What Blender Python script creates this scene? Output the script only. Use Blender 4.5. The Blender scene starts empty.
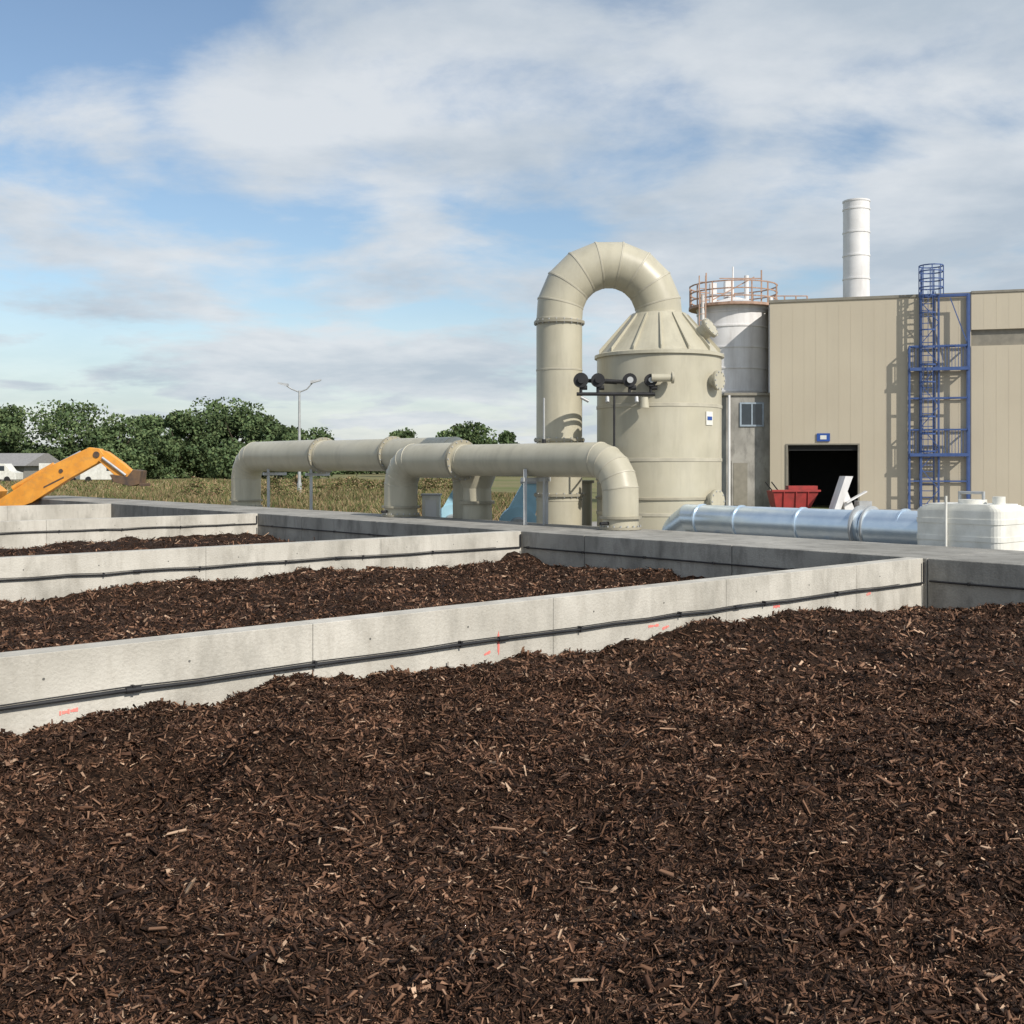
import bpy, math, numpy as np
from mathutils import Vector, Matrix
rng=np.random.default_rng(7)
sc=bpy.context.scene
sc.view_settings.view_transform='Standard'
try: sc.view_settings.look='None'
except Exception: pass
sc.view_settings.exposure=0
COL=sc.collection
CU,SU=0.7525,0.6586
def UV(u,v,z=0.0): return Vector((CU*u-SU*v, SU*u+CU*v, z))
GZ=-0.25
# ---------------------------------------------------------------- materials
def _n(nt,t,**k):
    n=nt.nodes.new(t)
    for a,b in k.items(): setattr(n,a,b)
    return n
def mat(name,c1,c2=None,rough=0.6,metal=0.0,scale=4.0,detail=4,bump=0.0,bscale=None,stretch=(1,1,1),spec=0.5,contrast=(0.35,0.65),grime=None):
    m=bpy.data.materials.new(name); m.use_nodes=True; nt=m.node_tree
    b=nt.nodes['Principled BSDF']; b.inputs['Roughness'].default_value=rough; b.inputs['Metallic'].default_value=metal
    b.inputs['Specular IOR Level'].default_value=spec
    if c2 is None: c2=tuple(min(1,x*0.8) for x in c1)
    tc=_n(nt,'ShaderNodeNewGeometry'); mp=_n(nt,'ShaderNodeMapping'); mp.inputs['Scale'].default_value=stretch
    nt.links.new(tc.outputs['Position'],mp.inputs['Vector'])
    no=_n(nt,'ShaderNodeTexNoise'); no.inputs['Scale'].default_value=scale; no.inputs['Detail'].default_value=detail
    nt.links.new(mp.outputs[0],no.inputs['Vector'])
    mr=_n(nt,'ShaderNodeMapRange'); mr.inputs[1].default_value=contrast[0]; mr.inputs[2].default_value=contrast[1]
    nt.links.new(no.outputs['Fac'],mr.inputs[0])
    mx=_n(nt,'ShaderNodeMix',data_type='RGBA')
    mx.inputs[6].default_value=(*c1,1); mx.inputs[7].default_value=(*c2,1)
    nt.links.new(mr.outputs[0],mx.inputs[0]); out=mx.outputs[2]
    gl=[] if not grime else (grime if isinstance(grime,list) else [grime])
    for gr in gl:
        g=_n(nt,'ShaderNodeTexNoise'); g.inputs['Scale'].default_value=gr[1]; g.inputs['Detail'].default_value=6; g.inputs['Roughness'].default_value=0.7
        mp2=_n(nt,'ShaderNodeMapping'); mp2.inputs['Scale'].default_value=gr[2]
        nt.links.new(tc.outputs['Position'],mp2.inputs['Vector']); nt.links.new(mp2.outputs[0],g.inputs['Vector'])
        r=_n(nt,'ShaderNodeMapRange'); r.inputs[1].default_value=0.48; r.inputs[2].default_value=0.75; r.inputs[4].default_value=gr[3]
        nt.links.new(g.outputs['Fac'],r.inputs[0])
        m2=_n(nt,'ShaderNodeMix',data_type='RGBA'); m2.inputs[7].default_value=(*gr[0],1)
        nt.links.new(r.outputs[0],m2.inputs[0]); nt.links.new(out,m2.inputs[6]); out=m2.outputs[2]
    nt.links.new(out,b.inputs['Base Color'])
    if bump>0:
        n2=_n(nt,'ShaderNodeTexNoise'); n2.inputs['Scale'].default_value=bscale or scale*4; n2.inputs['Detail'].default_value=4
        nt.links.new(tc.outputs['Position'],n2.inputs['Vector'])
        bp=_n(nt,'ShaderNodeBump'); bp.inputs['Strength'].default_value=bump; bp.inputs['Distance'].default_value=0.02
        nt.links.new(n2.outputs['Fac'],bp.inputs['Height']); nt.links.new(bp.outputs[0],b.inputs['Normal'])
    return m
def ramp_island(name,stops,rough=0.8,tint=None,tscale=1.0,spec=0.3):
    m=bpy.data.materials.new(name); m.use_nodes=True; nt=m.node_tree
    b=nt.nodes['Principled BSDF']; b.inputs['Roughness'].default_value=rough; b.inputs['Specular IOR Level'].default_value=spec
    g=_n(nt,'ShaderNodeNewGeometry'); r=_n(nt,'ShaderNodeValToRGB')
    nt.links.new(g.outputs['Random Per Island'],r.inputs[0])
    e=r.color_ramp.elements
    while len(e)<len(stops): e.new(0.5)
    for el,(p,c) in zip(e,stops): el.position=p; el.color=(*c,1)
    out=r.outputs[0]
    if tint:
        no=_n(nt,'ShaderNodeTexNoise'); no.inputs['Scale'].default_value=tscale; no.inputs['Detail'].default_value=2
        nt.links.new(g.outputs['Position'],no.inputs['Vector'])
        mr=_n(nt,'ShaderNodeMapRange'); mr.inputs[1].default_value=0.35; mr.inputs[2].default_value=0.65
        mr.inputs[3].default_value=tint[0]; mr.inputs[4].default_value=tint[1]
        nt.links.new(no.outputs['Fac'],mr.inputs[0])
        vm=_n(nt,'ShaderNodeVectorMath',operation='SCALE')
        nt.links.new(out,vm.inputs[0]); nt.links.new(mr.outputs[0],vm.inputs['Scale']); out=vm.outputs[0]
    nt.links.new(out,b.inputs['Base Color'])
    return m
M={}
M['conc']=mat('concrete',(0.60,0.57,0.505),(0.46,0.435,0.38),rough=0.9,scale=1.3,detail=6,bump=0.3,bscale=45,spec=.3,grime=[((0.25,0.235,0.20),2.6,(1,1,0.45),0.7),((0.30,0.27,0.22),9,(1,1,0.2),0.35)])
M['conc2']=mat('concrete_old',(0.38,0.365,0.33),(0.25,0.24,0.215),rough=0.9,scale=1.0,detail=6,bump=0.35,bscale=40,spec=.3,grime=((0.12,0.115,0.105),3,(1,1,0.4),0.8))
M['joint']=mat('joint',(0.16,0.155,0.14),rough=0.95)
M['grp']=mat('grp_beige',(0.50,0.465,0.355),(0.43,0.40,0.305),rough=0.40,scale=1.2,detail=4,grime=[((0.30,0.275,0.21),3.5,(1,1,0.15),0.5),((0.56,0.53,0.44),1.1,(1,1,.5),.4)])
M['grpd']=mat('grp_flange',(0.36,0.33,0.25),rough=0.5)
M['seam']=mat('grp_seam',(0.51,0.475,0.375),rough=0.5)
M['black']=mat('black_plastic',(0.018,0.018,0.02),(0.03,0.03,0.032),rough=0.55,spec=.3)
M['galv']=mat('galvanised',(0.68,0.78,0.87),(0.58,0.69,0.80),rough=0.30,metal=0.7,scale=5)
M['steel']=mat('steel_post',(0.50,0.51,0.51),rough=0.5,metal=0.4)
M['white']=mat('white_plastic',(0.80,0.79,0.73),(0.68,0.67,0.61),rough=0.45,grime=((0.4,0.38,0.32),4,(1,1,0.3),0.4))
M['silo']=mat('silo_white',(0.80,0.79,0.78),(0.69,0.68,0.67),rough=0.5,scale=1,grime=((0.38,0.34,0.31),1.5,(1,1,0.12),0.55))
M['rust']=mat('rust_rail',(0.46,0.30,0.22),(0.33,0.21,0.15),rough=0.7)
M['clad']=mat('cladding',(0.515,0.455,0.345),(0.49,0.43,0.325),rough=0.6,scale=0.4,detail=2,grime=((0.42,0.37,0.285),0.8,(1,1,0.12),0.35))
M['clad2']=mat('cladding_dark',(0.25,0.23,0.185),rough=0.55)
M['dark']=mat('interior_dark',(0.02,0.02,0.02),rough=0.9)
M['blue']=mat('blue_steel',(0.045,0.085,0.23),(0.06,0.11,0.27),rough=0.5)
M['pblue']=mat('pale_blue',(0.42,0.68,0.80),(0.36,0.61,0.74),rough=0.5)
M['red']=mat('red_paint',(0.36,0.035,0.03),(0.25,0.03,0.025),rough=0.6)
M['spray']=mat('spray_red',(0.85,0.20,0.17),(0.75,0.32,0.27),rough=0.9)
M['orange']=mat('orange_paint',(0.82,0.36,0.05),(0.70,0.29,0.04),rough=0.45,scale=3,grime=((0.3,0.2,0.1),5,(1,1,1),.5))
M['tyre']=mat('tyre',(0.02,0.02,0.02),rough=0.85)
M['bucket']=mat('bucket_steel',(0.07,0.05,0.04),(0.15,0.09,0.05),rough=0.8)
M['glass']=mat('glass_dark',(0.03,0.04,0.05),rough=0.1,spec=0.8)
M['signb']=mat('sign_blue',(0.03,0.09,0.35),rough=0.4)
M['winf']=mat('window_frame',(0.30,0.36,0.42),rough=0.5)
M['roof']=mat('roof_grey',(0.30,0.29,0.28),rough=0.8)
M['shed']=mat('shed_wall',(0.30,0.29,0.26),rough=0.8)
M['yard']=mat('yard_concrete',(0.33,0.31,0.28),(0.24,0.225,0.2),rough=0.95,scale=0.6,detail=6,bump=0.3,bscale=20)
# ---------------------------------------------------------------- builder
class MB:
    def __init__(s): s.v=[];s.f=[];s.m=[];s.s=[];s.mats=[]
    def mi(s,k):
        if k not in s.mats: s.mats.append(k)
        return s.mats.index(k)
    def add(s,vs,fs,k,smooth=False):
        o=len(s.v); s.v+= [tuple(x) for x in vs]; i=s.mi(k)
        for f in fs: s.f.append(tuple(a+o for a in f)); s.m.append(i); s.s.append(smooth)
    def hexa(s,p,k):
        s.add(p,[(3,2,1,0),(4,5,6,7),(0,1,5,4),(1,2,6,5),(2,3,7,6),(3,0,4,7)],k)
    def box(s,x0,x1,y0,y1,z0,z1,k):
        s.hexa([(x0,y0,z0),(x1,y0,z0),(x1,y1,z0),(x0,y1,z0),(x0,y0,z1),(x1,y0,z1),(x1,y1,z1),(x0,y1,z1)],k)
    def ubox(s,u0,u1,v0,v1,z0,z1,k):
        s.hexa([UV(u0,v0,z0),UV(u1,v0,z0),UV(u1,v1,z0),UV(u0,v1,z0),UV(u0,v0,z1),UV(u1,v0,z1),UV(u1,v1,z1),UV(u0,v1,z1)],k)
    def beam(s,p,q,w,h,k,up=(0,0,1)):
        p=Vector(p);q=Vector(q);t=(q-p).normalized();a=t.cross(Vector(up))
        if a.length<1e-3: a=t.cross(Vector((0,1,0)))
        a=a.normalized();b=a.cross(t).normalized(); a*=w/2;b*=h/2
        s.hexa([p-a-b,p+a-b,q+a-b,q-a-b,p-a+b,p+a+b,q+a+b,q-a+b],k)
    def cyl(s,p,q,r0,r1,k,n=24,caps=True,smooth=True):
        p=Vector(p);q=Vector(q);t=(q-p).normalized()
        a=t.orthogonal().normalized();b=t.cross(a)
        A=[];B=[]
        for i in range(n):
            w=2*math.pi*i/n; d=a*math.cos(w)+b*math.sin(w); A.append(p+d*r0);B.append(q+d*r1)
        s.add(A+B,[(i,(i+1)%n,n+(i+1)%n,n+i) for i in range(n)],k,smooth)
        if caps:
            s.add(A,[tuple(reversed(range(n)))],k); s.add(B,[tuple(range(n))],k)
    def mitre(s,pts,rad,N,k,n=32,seam=None,sw=0.015,sp=0.008):
        pts=[Vector(p) for p in pts];N=Vector(N).normalized();R=[]
        for i,p in enumerate(pts):
            t0=(pts[i]-pts[i-1]).normalized() if i>0 else None
            t1=(pts[i+1]-pts[i]).normalized() if i<len(pts)-1 else None
            if t0 is None:t=t1;c=1
            elif t1 is None:t=t0;c=1
            else:
                t=(t0+t1).normalized();c=t.dot(t0)
            a=N.cross(t).normalized()
            R.append([p+a*(rad[i]*math.cos(2*math.pi*j/n)/c)+N*(rad[i]*math.sin(2*math.pi*j/n)) for j in range(n)])
            if seam and 0<i<len(pts)-1:
                rr=rad[i]+sp
                q=[[p+t*o+a*(rr*math.cos(2*math.pi*j/n)/c)+N*(rr*math.sin(2*math.pi*j/n)) for j in range(n)] for o in (-sw,sw)]
                qi=[[p+t*o+a*((rad[i]-.01)*math.cos(2*math.pi*j/n)/c)+N*((rad[i]-.01)*math.sin(2*math.pi*j/n)) for j in range(n)] for o in (-sw*1.6,sw*1.6)]
                for X,Y in ((q[0],q[1]),(qi[0],q[0]),(q[1],qi[1])):
                    s.add(X+Y,[(j,(j+1)%n,n+(j+1)%n,n+j) for j in range(n)],seam,True)
        for A,B in zip(R[:-1],R[1:]):
            s.add(A+B,[(j,(j+1)%n,n+(j+1)%n,n+j) for j in range(n)],k,True)
        s.add(R[0],[tuple(reversed(range(n)))],k);s.add(R[-1],[tuple(range(n))],k)
    def ring(s,c,ax,r,w,t,k,n=32):
        c=Vector(c);ax=Vector(ax).normalized(); s.cyl(c-ax*t/2,c+ax*t/2,r+w,r+w,k,n)
    def bolts(s,c,ax,r,t,k,nb=16):
        c=Vector(c);ax=Vector(ax).normalized();a=ax.orthogonal().normalized();b=ax.cross(a)
        for i in range(nb):
            d=(a*math.cos(i*2*math.pi/nb)+b*math.sin(i*2*math.pi/nb))*r
            s.cyl(c+d-ax*t,c+d+ax*t,0.016,0.016,k,6)
    def lathe(s,c,prof,k,n=48,smooth=True):
        c=Vector(c)
        for (r0,z0),(r1,z1) in zip(prof[:-1],prof[1:]):
            A=[c+Vector((r0*math.cos(2*math.pi*j/n),r0*math.sin(2*math.pi*j/n),z0)) for j in range(n)]
            B=[c+Vector((r1*math.cos(2*math.pi*j/n),r1*math.sin(2*math.pi*j/n),z1)) for j in range(n)]
            s.add(A+B,[(j,(j+1)%n,n+(j+1)%n,n+j) for j in range(n)],k,smooth)
    def obj(s,name,parent=None,mw=None,bevel=0):
        me=bpy.data.meshes.new(name); me.from_pydata(s.v,[],s.f)
        for k in s.mats: me.materials.append(M[k])
        me.polygons.foreach_set('material_index',s.m); me.polygons.foreach_set('use_smooth',s.s); me.update()
        o=bpy.data.objects.new(name,me); COL.objects.link(o)
        if parent: o.parent=parent
        if mw is not None: o.matrix_world=mw
        if bevel:
            b=o.modifiers.new('bevel','BEVEL'); b.width=bevel; b.segments=2; b.limit_method='ANGLE'
        return o
def empty(name,mw=None):
    e=bpy.data.objects.new(name,None); COL.objects.link(e)
    if mw is not None: e.matrix_world=mw
    return e
def arc(c,a,b,r,t0,t1,n):
    c=Vector(c);a=Vector(a);b=Vector(b)
    return [c+a*(r*math.cos(math.radians(t0+(t1-t0)*i/n)))+b*(r*math.sin(math.radians(t0+(t1-t0)*i/n))) for i in range(n+1)]
# ---------------------------------------------------------------- noise
def vn(x,y,seed):
    xi=np.floor(x).astype(np.int64);yi=np.floor(y).astype(np.int64);fx=x-xi;fy=y-yi
    fx=fx*fx*(3-2*fx);fy=fy*fy*(3-2*fy)
    def h(a,b):
        n=(a*374761393+b*668265263+seed*1442695041)&0xffffffff
        n=((n^(n>>13))*1274126177)&0xffffffff
        return ((n^(n>>16))&0xffff)/65535.0
    return (h(xi,yi)*(1-fx)+h(xi+1,yi)*fx)*(1-fy)+(h(xi,yi+1)*(1-fx)+h(xi+1,yi+1)*fx)*fy-0.5
def mulch_h(u,v):
    x=CU*u-SU*v;y=SU*u+CU*v
    h=0.02+0.17*vn(x*.45+3,y*.45,1)+0.16*vn(x*1.3,y*1.3,2)+0.11*vn(x*3.2,y*3.2,3)+0.065*vn(x*8,y*8,4)+0.036*vn(x*19,y*19,5)
    g=lambda cx,cy,s,a: a*np.exp(-((x-cx)**2+(y-cy)**2)/(2*s*s))
    h+=g(-1.35,6.1,.27,.25)+g(-1.88,5.95,.27,-.27)+g(-0.9,7.3,.5,.05)+g(2.5,5.5,1.2,.06)+g(-2.8,6.1,.4,.08)
    return h
# ---------------------------------------------------------------- mulch
def soilmat():
    m=bpy.data.materials.new('mulch_base');m.use_nodes=True;nt=m.node_tree;b=nt.nodes['Principled BSDF'];b.inputs['Roughness'].default_value=.9;b.inputs['Specular IOR Level'].default_value=.15
    g=_n(nt,'ShaderNodeNewGeometry');mp=_n(nt,'ShaderNodeMapping');mp.inputs['Scale'].default_value=(1,.45,1);mp.inputs['Rotation'].default_value=(0,0,.6)
    nt.links.new(g.outputs['Position'],mp.inputs[0])
    no=_n(nt,'ShaderNodeTexNoise');no.inputs['Scale'].default_value=9;no.inputs['Detail'].default_value=1;nt.links.new(g.outputs['Position'],no.inputs['Vector'])
    ad=_n(nt,'ShaderNodeMix',data_type='RGBA',blend_type='ADD');ad.inputs[0].default_value=.25;nt.links.new(mp.outputs[0],ad.inputs[6]);nt.links.new(no.outputs['Color'],ad.inputs[7])
    v=_n(nt,'ShaderNodeTexVoronoi');v.inputs['Scale'].default_value=75;nt.links.new(ad.outputs[2],v.inputs['Vector'])
    r=_n(nt,'ShaderNodeValToRGB');e=r.color_ramp.elements
    st=[(0,(.010,.006,.004)),(.4,(.028,.015,.0095)),(.75,(.055,.030,.018)),(1,(.10,.058,.037))]
    while len(e)<4:e.new(.5)
    for el,(p,c) in zip(e,st):el.position=p;el.color=(*c,1)
    sp=_n(nt,'ShaderNodeSeparateColor');nt.links.new(v.outputs['Color'],sp.inputs[0]);nt.links.new(sp.outputs[0],r.inputs[0]);nt.links.new(r.outputs[0],b.inputs['Base Color'])
    bp=_n(nt,'ShaderNodeBump');bp.inputs['Strength'].default_value=1;bp.inputs['Distance'].default_value=.015;bp.invert=True
    nt.links.new(v.outputs['Distance'],bp.inputs['Height']);nt.links.new(bp.outputs[0],b.inputs['Normal'])
    return m
M['soil']=soilmat()
M['chips']=ramp_island('bark_chips',[(0,(0.018,0.010,0.007)),(0.28,(0.046,0.024,0.015)),(0.56,(0.092,0.046,0.028)),(0.82,(0.17,0.088,0.052)),(0.94,(0.28,0.16,0.10)),(1.0,(0.50,0.35,0.24))],rough=0.75,tint=(0.7,1.3),tscale=2.0,spec=0.2)
def npmesh(name,co,q,key,smooth=True):
    me=bpy.data.meshes.new(name); k=q.shape[1]
    me.vertices.add(len(co)); me.vertices.foreach_set('co',co.astype(np.float32).ravel())
    me.loops.add(q.size); me.loops.foreach_set('vertex_index',q.astype(np.int32).ravel())
    me.polygons.add(len(q)); me.polygons.foreach_set('loop_start',np.arange(0,q.size,k,dtype=np.int32))
    me.polygons.foreach_set('loop_total',np.full(len(q),k,dtype=np.int32))
    if smooth: me.polygons.foreach_set('use_smooth',np.ones(len(q),dtype=bool))
    me.update(calc_edges=True); me.validate()
    me.materials.append(M[key]); o=bpy.data.objects.new(name,me); COL.objects.link(o); return o
def sheet(name,u0,u1,v0,v1,step,key):
    nu=int((u1-u0)/step)+1;nv=int((v1-v0)/step)+1
    U,V=np.meshgrid(np.linspace(u0,u1,nu),np.linspace(v0,v1,nv),indexing='ij')
    Z=mulch_h(U,V); X=CU*U-SU*V;Y=SU*U+CU*V
    co=np.stack([X,Y,Z],-1).reshape(-1,3)
    i=np.arange(nu*nv).reshape(nu,nv)
    q=np.stack([i[:-1,:-1],i[1:,:-1],i[1:,1:],i[:-1,1:]],-1).reshape(-1,4)
    return npmesh(name,co,q,key)
def chips(n,x0,x1,y0,y1,cond,L,box=True,lift=0.008,asp=(.16,.5)):
    x=rng.uniform(x0,x1,n);y=rng.uniform(y0,y1,n)
    u=CU*x+SU*y;v=-SU*x+CU*y
    k=cond(u,v,x,y);x=x[k];y=y[k];u=u[k];v=v[k];n=len(x)
    z=mulch_h(u,v)+rng.uniform(-.006,lift*2.2,n)
    ln=L*np.exp(rng.normal(0,.5,n));wd=ln*rng.uniform(asp[0],asp[1],n);wd=np.minimum(wd,.03);th=wd*rng.uniform(.2,.5,n)
    ya=rng.uniform(0,2*np.pi,n);pi=rng.normal(0,.50,n);ro=rng.normal(0,.8,n)
    t=np.stack([np.cos(ya)*np.cos(pi),np.sin(ya)*np.cos(pi),np.sin(pi)],-1)
    s=np.stack([-np.sin(ya),np.cos(ya),0*ya],-1);w=np.cross(t,s)
    s2=s*np.cos(ro)[:,None]+w*np.sin(ro)[:,None];w2=np.cross(t,s2)
    c=np.stack([x,y,z],-1)
    j=lambda a,b:rng.uniform(a,b,n)[:,None]
    lnc=ln[:,None]/2;wc=wd[:,None]/2;tc=th[:,None]
    if box:
        P=[c-t*lnc*j(.7,1.2)-s2*wc*j(.0,1),c-t*lnc*j(.7,1.2)+s2*wc*j(.0,1),c-t*lnc*.8+w2*tc,
           c+t*lnc*j(.7,1.2)-s2*wc*j(.0,1.),c+t*lnc*j(.7,1.2)+s2*wc*j(.0,1.),c+t*lnc*.8+w2*tc*j(-0.3,1.6)]
        b=(np.arange(n)*6)[:,None]
        Q=np.concatenate([b+np.array([[0,1,4,3]]),b+np.array([[1,2,5,4]]),b+np.array([[2,0,3,5]])])
        return np.stack(P,1).reshape(-1,3),Q
    P=[c-t*lnc*j(.6,1.2)-s2*wc*j(.1,1),c-t*lnc+s2*wc*j(.1,1),c+t*lnc*j(.6,1.2)+s2*wc*j(.1,1),c+t*lnc-s2*wc*j(.1,1)]
    b=(np.arange(n)*4)[:,None]
    return np.stack(P,1).reshape(-1,3),b+np.array([[0,1,2,3]])
U1=12.95; W1=(7.05,7.25); W2=(14.55,14.77); W3=(24.0,24.22); W4=(33.0,33.22)
UP=15.05
def mkmulch(name,base,parts):
    e=empty(name); base.parent=e
    co=[];q=[];o=0
    for c,f in parts: co.append(c);q.append(f+o);o+=len(c)
    ch=npmesh('bark_chips',np.concatenate(co),np.concatenate(q),'chips',False); ch.parent=e
b1=lambda u,v,x,y:(u<U1-.01)&(v<W1[0]-.01)&(v>-5)
b2=lambda u,v,x,y:(u<U1-.01)&(v>W1[1]+.01)&(v<W2[0]-.01)
near=lambda a,b:(lambda u,v,x,y:b1(u,v,x,y)&(y>=a)&(y<b)&(np.abs(x)<.5*y+1.3))
mkmulch('bark_mulch_bed',sheet('surface',-16,U1,-5,W1[0],.045,'soil'),[
  chips(150000,-4.5,4.5,2.0,5.2,near(2.0,5.2),.025),
  chips(190000,-4.5,4.5,2.0,5.2,near(2.0,5.2),.014,box=False,lift=.006,asp=(.3,.8)),
  chips(190000,-6.5,6.5,5.2,8.5,near(5.2,8.5),.028),
  chips(140000,-6.5,6.5,5.2,8.5,near(5.2,8.5),.019,box=False,asp=(.3,.8)),
  chips(280000,-9,9,8.5,17,near(8.5,17),.034,box=False,asp=(.25,.6))])
mkmulch('bark_mulch_bed',sheet('surface',-16,U1,W1[1],W2[0],.08,'soil'),[
  chips(380000,-14,8,5,19,lambda u,v,x,y:b2(u,v,x,y)&(np.abs(x)<.5*y+1.5),.040,box=False,asp=(.25,.6))])
for a,b in ((W2[1],W3[0]),(W3[1],W4[0]),(W4[1],42)):
    mkmulch('bark_mulch_bed',sheet('surface',-20,U1,a,b,.15,'soil'),[
      chips(70000,-25,3,14,34,lambda u,v,x,y,a=a,b=b:(u<U1)&(v>a)&(v<b)&(x>-.55*y-1),.07,box=False)])
# ---------------------------------------------------------------- walls
ZT=0.545
def longwall(v0,v1,key,panel=2.95,off=0.0):
    w=MB(); u=U1-0.004; 
    w.ubox(-20,U1-.004,v0+.01,v1-.01,GZ,ZT-.01,'joint')
    while u>-20:
        a=max(-20,u-panel+off); off=0
        w.ubox(a+.004,u,v0,v1,GZ,ZT,key)
        for q in np.arange(a+.5,u-.2,.95):
            p=UV(q,v0-.0015,ZT-.16); w.cyl(p,p+UV(0,.01,0),.009,.009,'joint',8)
        u=a
    return w.obj('concrete_wall',bevel=.007)
longwall(*W1,'conc',off=.9,panel=2.4); longwall(*W2,'conc'); longwall(*W3,'conc',off=1); longwall(*W4,'conc')
w=MB(); v=-8.0
w.ubox(U1+.02,UP-.02,-8,43,GZ,ZT-.02,'joint')
while v<43:
    w.ubox(U1,UP,v,v+2.99,GZ,ZT,'conc2'); v+=3.0
w.obj('concrete_plenum_wall',bevel=.01)
def conduit(vf,z,seed):
    r=np.random.default_rng(seed); c=MB(); y=vf-.028
    us=np.arange(-16,U1-.15,.45); zs=z+r.normal(0,.006,len(us))
    for i in range(len(us)-1):
        c.cyl(UV(us[i],y,zs[i]),UV(us[i+1],y,zs[i+1]),.0125,.0125,'black',8,caps=False)
        c.cyl(UV(us[i],y+.004,zs[i]+.021+.003*math.sin(i*2)),UV(us[i+1],y+.004,zs[i+1]+.021+.003*math.sin(i*2+2)),.005,.005,'black',6,caps=False)
        if i%3==0: c.ubox(us[i]-.009,us[i]+.009,vf-.044,vf-.001,zs[i]-.02,zs[i]+.03,'black')
        if i%7==0: c.cyl(UV(us[i]-.05,y,zs[i]),UV(us[i]+.05,y,zs[i]),.02,.02,'black',10)
    c.cyl(UV(us[-1],y,zs[-1]),UV(U1-.04,y,zs[-1]),.0125,.0125,'black',8)
    c.cyl(UV(U1-.04,y,zs[-1]),UV(U1-.04,y,ZT-.05),.0125,.0125,'black',8)
    c.obj('pipe_conduit')
conduit(W1[0],.25,1);conduit(W2[0],.27,2);conduit(W3[0],.30,3)
c=MB()
for a,b in ((-6,W1[0]-.1),(W1[1]+.05,W2[0]-.1),(W2[1]+.1,W3[0]-.1)):
    c.cyl(UV(U1-.03,a,.27),UV(U1-.03,b,.27),.013,.013,'black',8)
    for t in np.arange(a+.3,b,1.35): c.ubox(U1-.05,U1-.001,t-.01,t+.01,.25,.29,'black')
c.obj('pipe_conduit')
sp=MB()
def mark(px_u,z,w,h,sl=0):
    n=7
    for i in range(n):
        a=px_u-w/2+w*i/n;dz=sl*(i/n-.5);hh=h*(.6+.8*rng.random())
        sp.ubox(a,a+w/n*(1.0 if i%3 else .7),W1[0]-.003,W1[0]+.001,z+dz-hh/2,z+dz+hh/2,'spray')
for uu,z,w,h,sl in ((2.5,.165,.12,.022,.01),(4.12,.17,.12,.02,.0),(6.02,.22,.022,.15,0),(5.90,.15,.07,.02,.02),(7.95,.18,.15,.02,0),(8.12,.15,.1,.02,.02),(9.9,.2,.12,.025,0),(11.7,.2,.1,.03,.02)):
    mark(uu,z,w,h,sl)
sp.obj('spray_paint_marks')
# ---------------------------------------------------------------- scrubber tower
TX,TY,TR=2.95,22.4,1.24
t=MB(); c0=(TX,TY,0)
t.lathe(c0,[(TR,GZ),(TR,3.83)],'grp',64)
t.lathe(c0,[(TR,3.83),(TR+.05,3.83),(TR+.05,3.89),(1.20,3.92),(.60,4.64),(.55,4.72)],'grp',64,smooth=False)
for z in (GZ+.3,.75,1.80,2.85):
    t.lathe(c0,[(TR,z-.035),(TR+.012,z-.03),(TR+.012,z+.03),(TR,z+.035)],'seam',64)
t.lathe(c0,[(TR,1.02),(TR+.03,1.03),(TR+.03,1.07),(TR,1.08)],'grpd',64)
for i in range(14):
    a=2*math.pi*(i+.3)/14;d=Vector((math.cos(a),math.sin(a),0));s=Vector((-d.y,d.x,0))*.014
    p0=Vector((TX,TY,3.90))+d*1.22;p1=Vector((TX,TY,4.65))+d*.56;p2=Vector((TX,TY,4.71))+d*.58;p3=Vector((TX,TY,3.99))+d*1.22
    t.hexa([p0-s,p1-s,p1+s,p0+s,p3-s,p2-s,p2+s,p3+s],'grp')
def nozzle(ang,z,r,L,up=0,base=TR-.15):
    a=math.radians(ang);d=Vector((math.cos(a),math.sin(a),up)).normalized();p=Vector((TX,TY,z))+Vector((math.cos(a),math.sin(a),0))*base
    e=p+d*(L+.15); t.cyl(p,e,r,r,'grp',24); t.cyl(e,e+d*.035,r+.06,r+.06,'grpd',24); t.cyl(e+d*.04,e+d*.075,r+.06,r+.06,'grp',24)
    t.bolts(e+d*.04,d,r+.035,.05,'steel',10)
nozzle(-42,3.33,.13,.10);nozzle(-44,1.0,.17,.09);nozzle(-35,4.22,.15,.12,.6,.85);nozzle(-150,1.5,.12,.1)
a=math.radians(-47);d=Vector((math.cos(a),math.sin(a),0));s=Vector((-d.y,d.x,0));p=Vector((TX,TY,2.6))+d*(TR+.01)
t.beam(p-s*.10,p+s*.10,.012,.26,'white'); t.beam(p-s*.07+d*.01,p+s*.07+d*.01,.01,.07,'signb')
R=.46;cx=TX-1.0;zc=4.73
pts=[(TX-2.0,TY,GZ),(TX-2.0,TY,1.0),(TX-2.0,TY,3.6),(TX-2.0,TY,zc-.12)]+[tuple(q) for q in arc((cx,TY,zc),(-1,0,0),(0,0,1),1.0,12,168,7)]+[(TX,TY,zc-.0),(TX,TY,4.6)]
t.mitre(pts,[R]*len(pts),(0,1,0),'grp',40,seam='seam')
for z in (2.2,4.55,1.1): 
    t.ring((TX-2.0,TY,z),(0,0,1),R,.05,.05,'grpd',40); t.bolts((TX-2.0,TY,z),(0,0,1),R+.025,.045,'steel',20)
t.ring((TX,TY,4.70),(0,0,1),R,.09,.05,'grp',40)
t.obj('scrubber_tower')
m=MB(); Y0=21.05
m.cyl((1.22,Y0,3.04),(2.7,Y0,3.04),.035,.035,'black',10)
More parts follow.
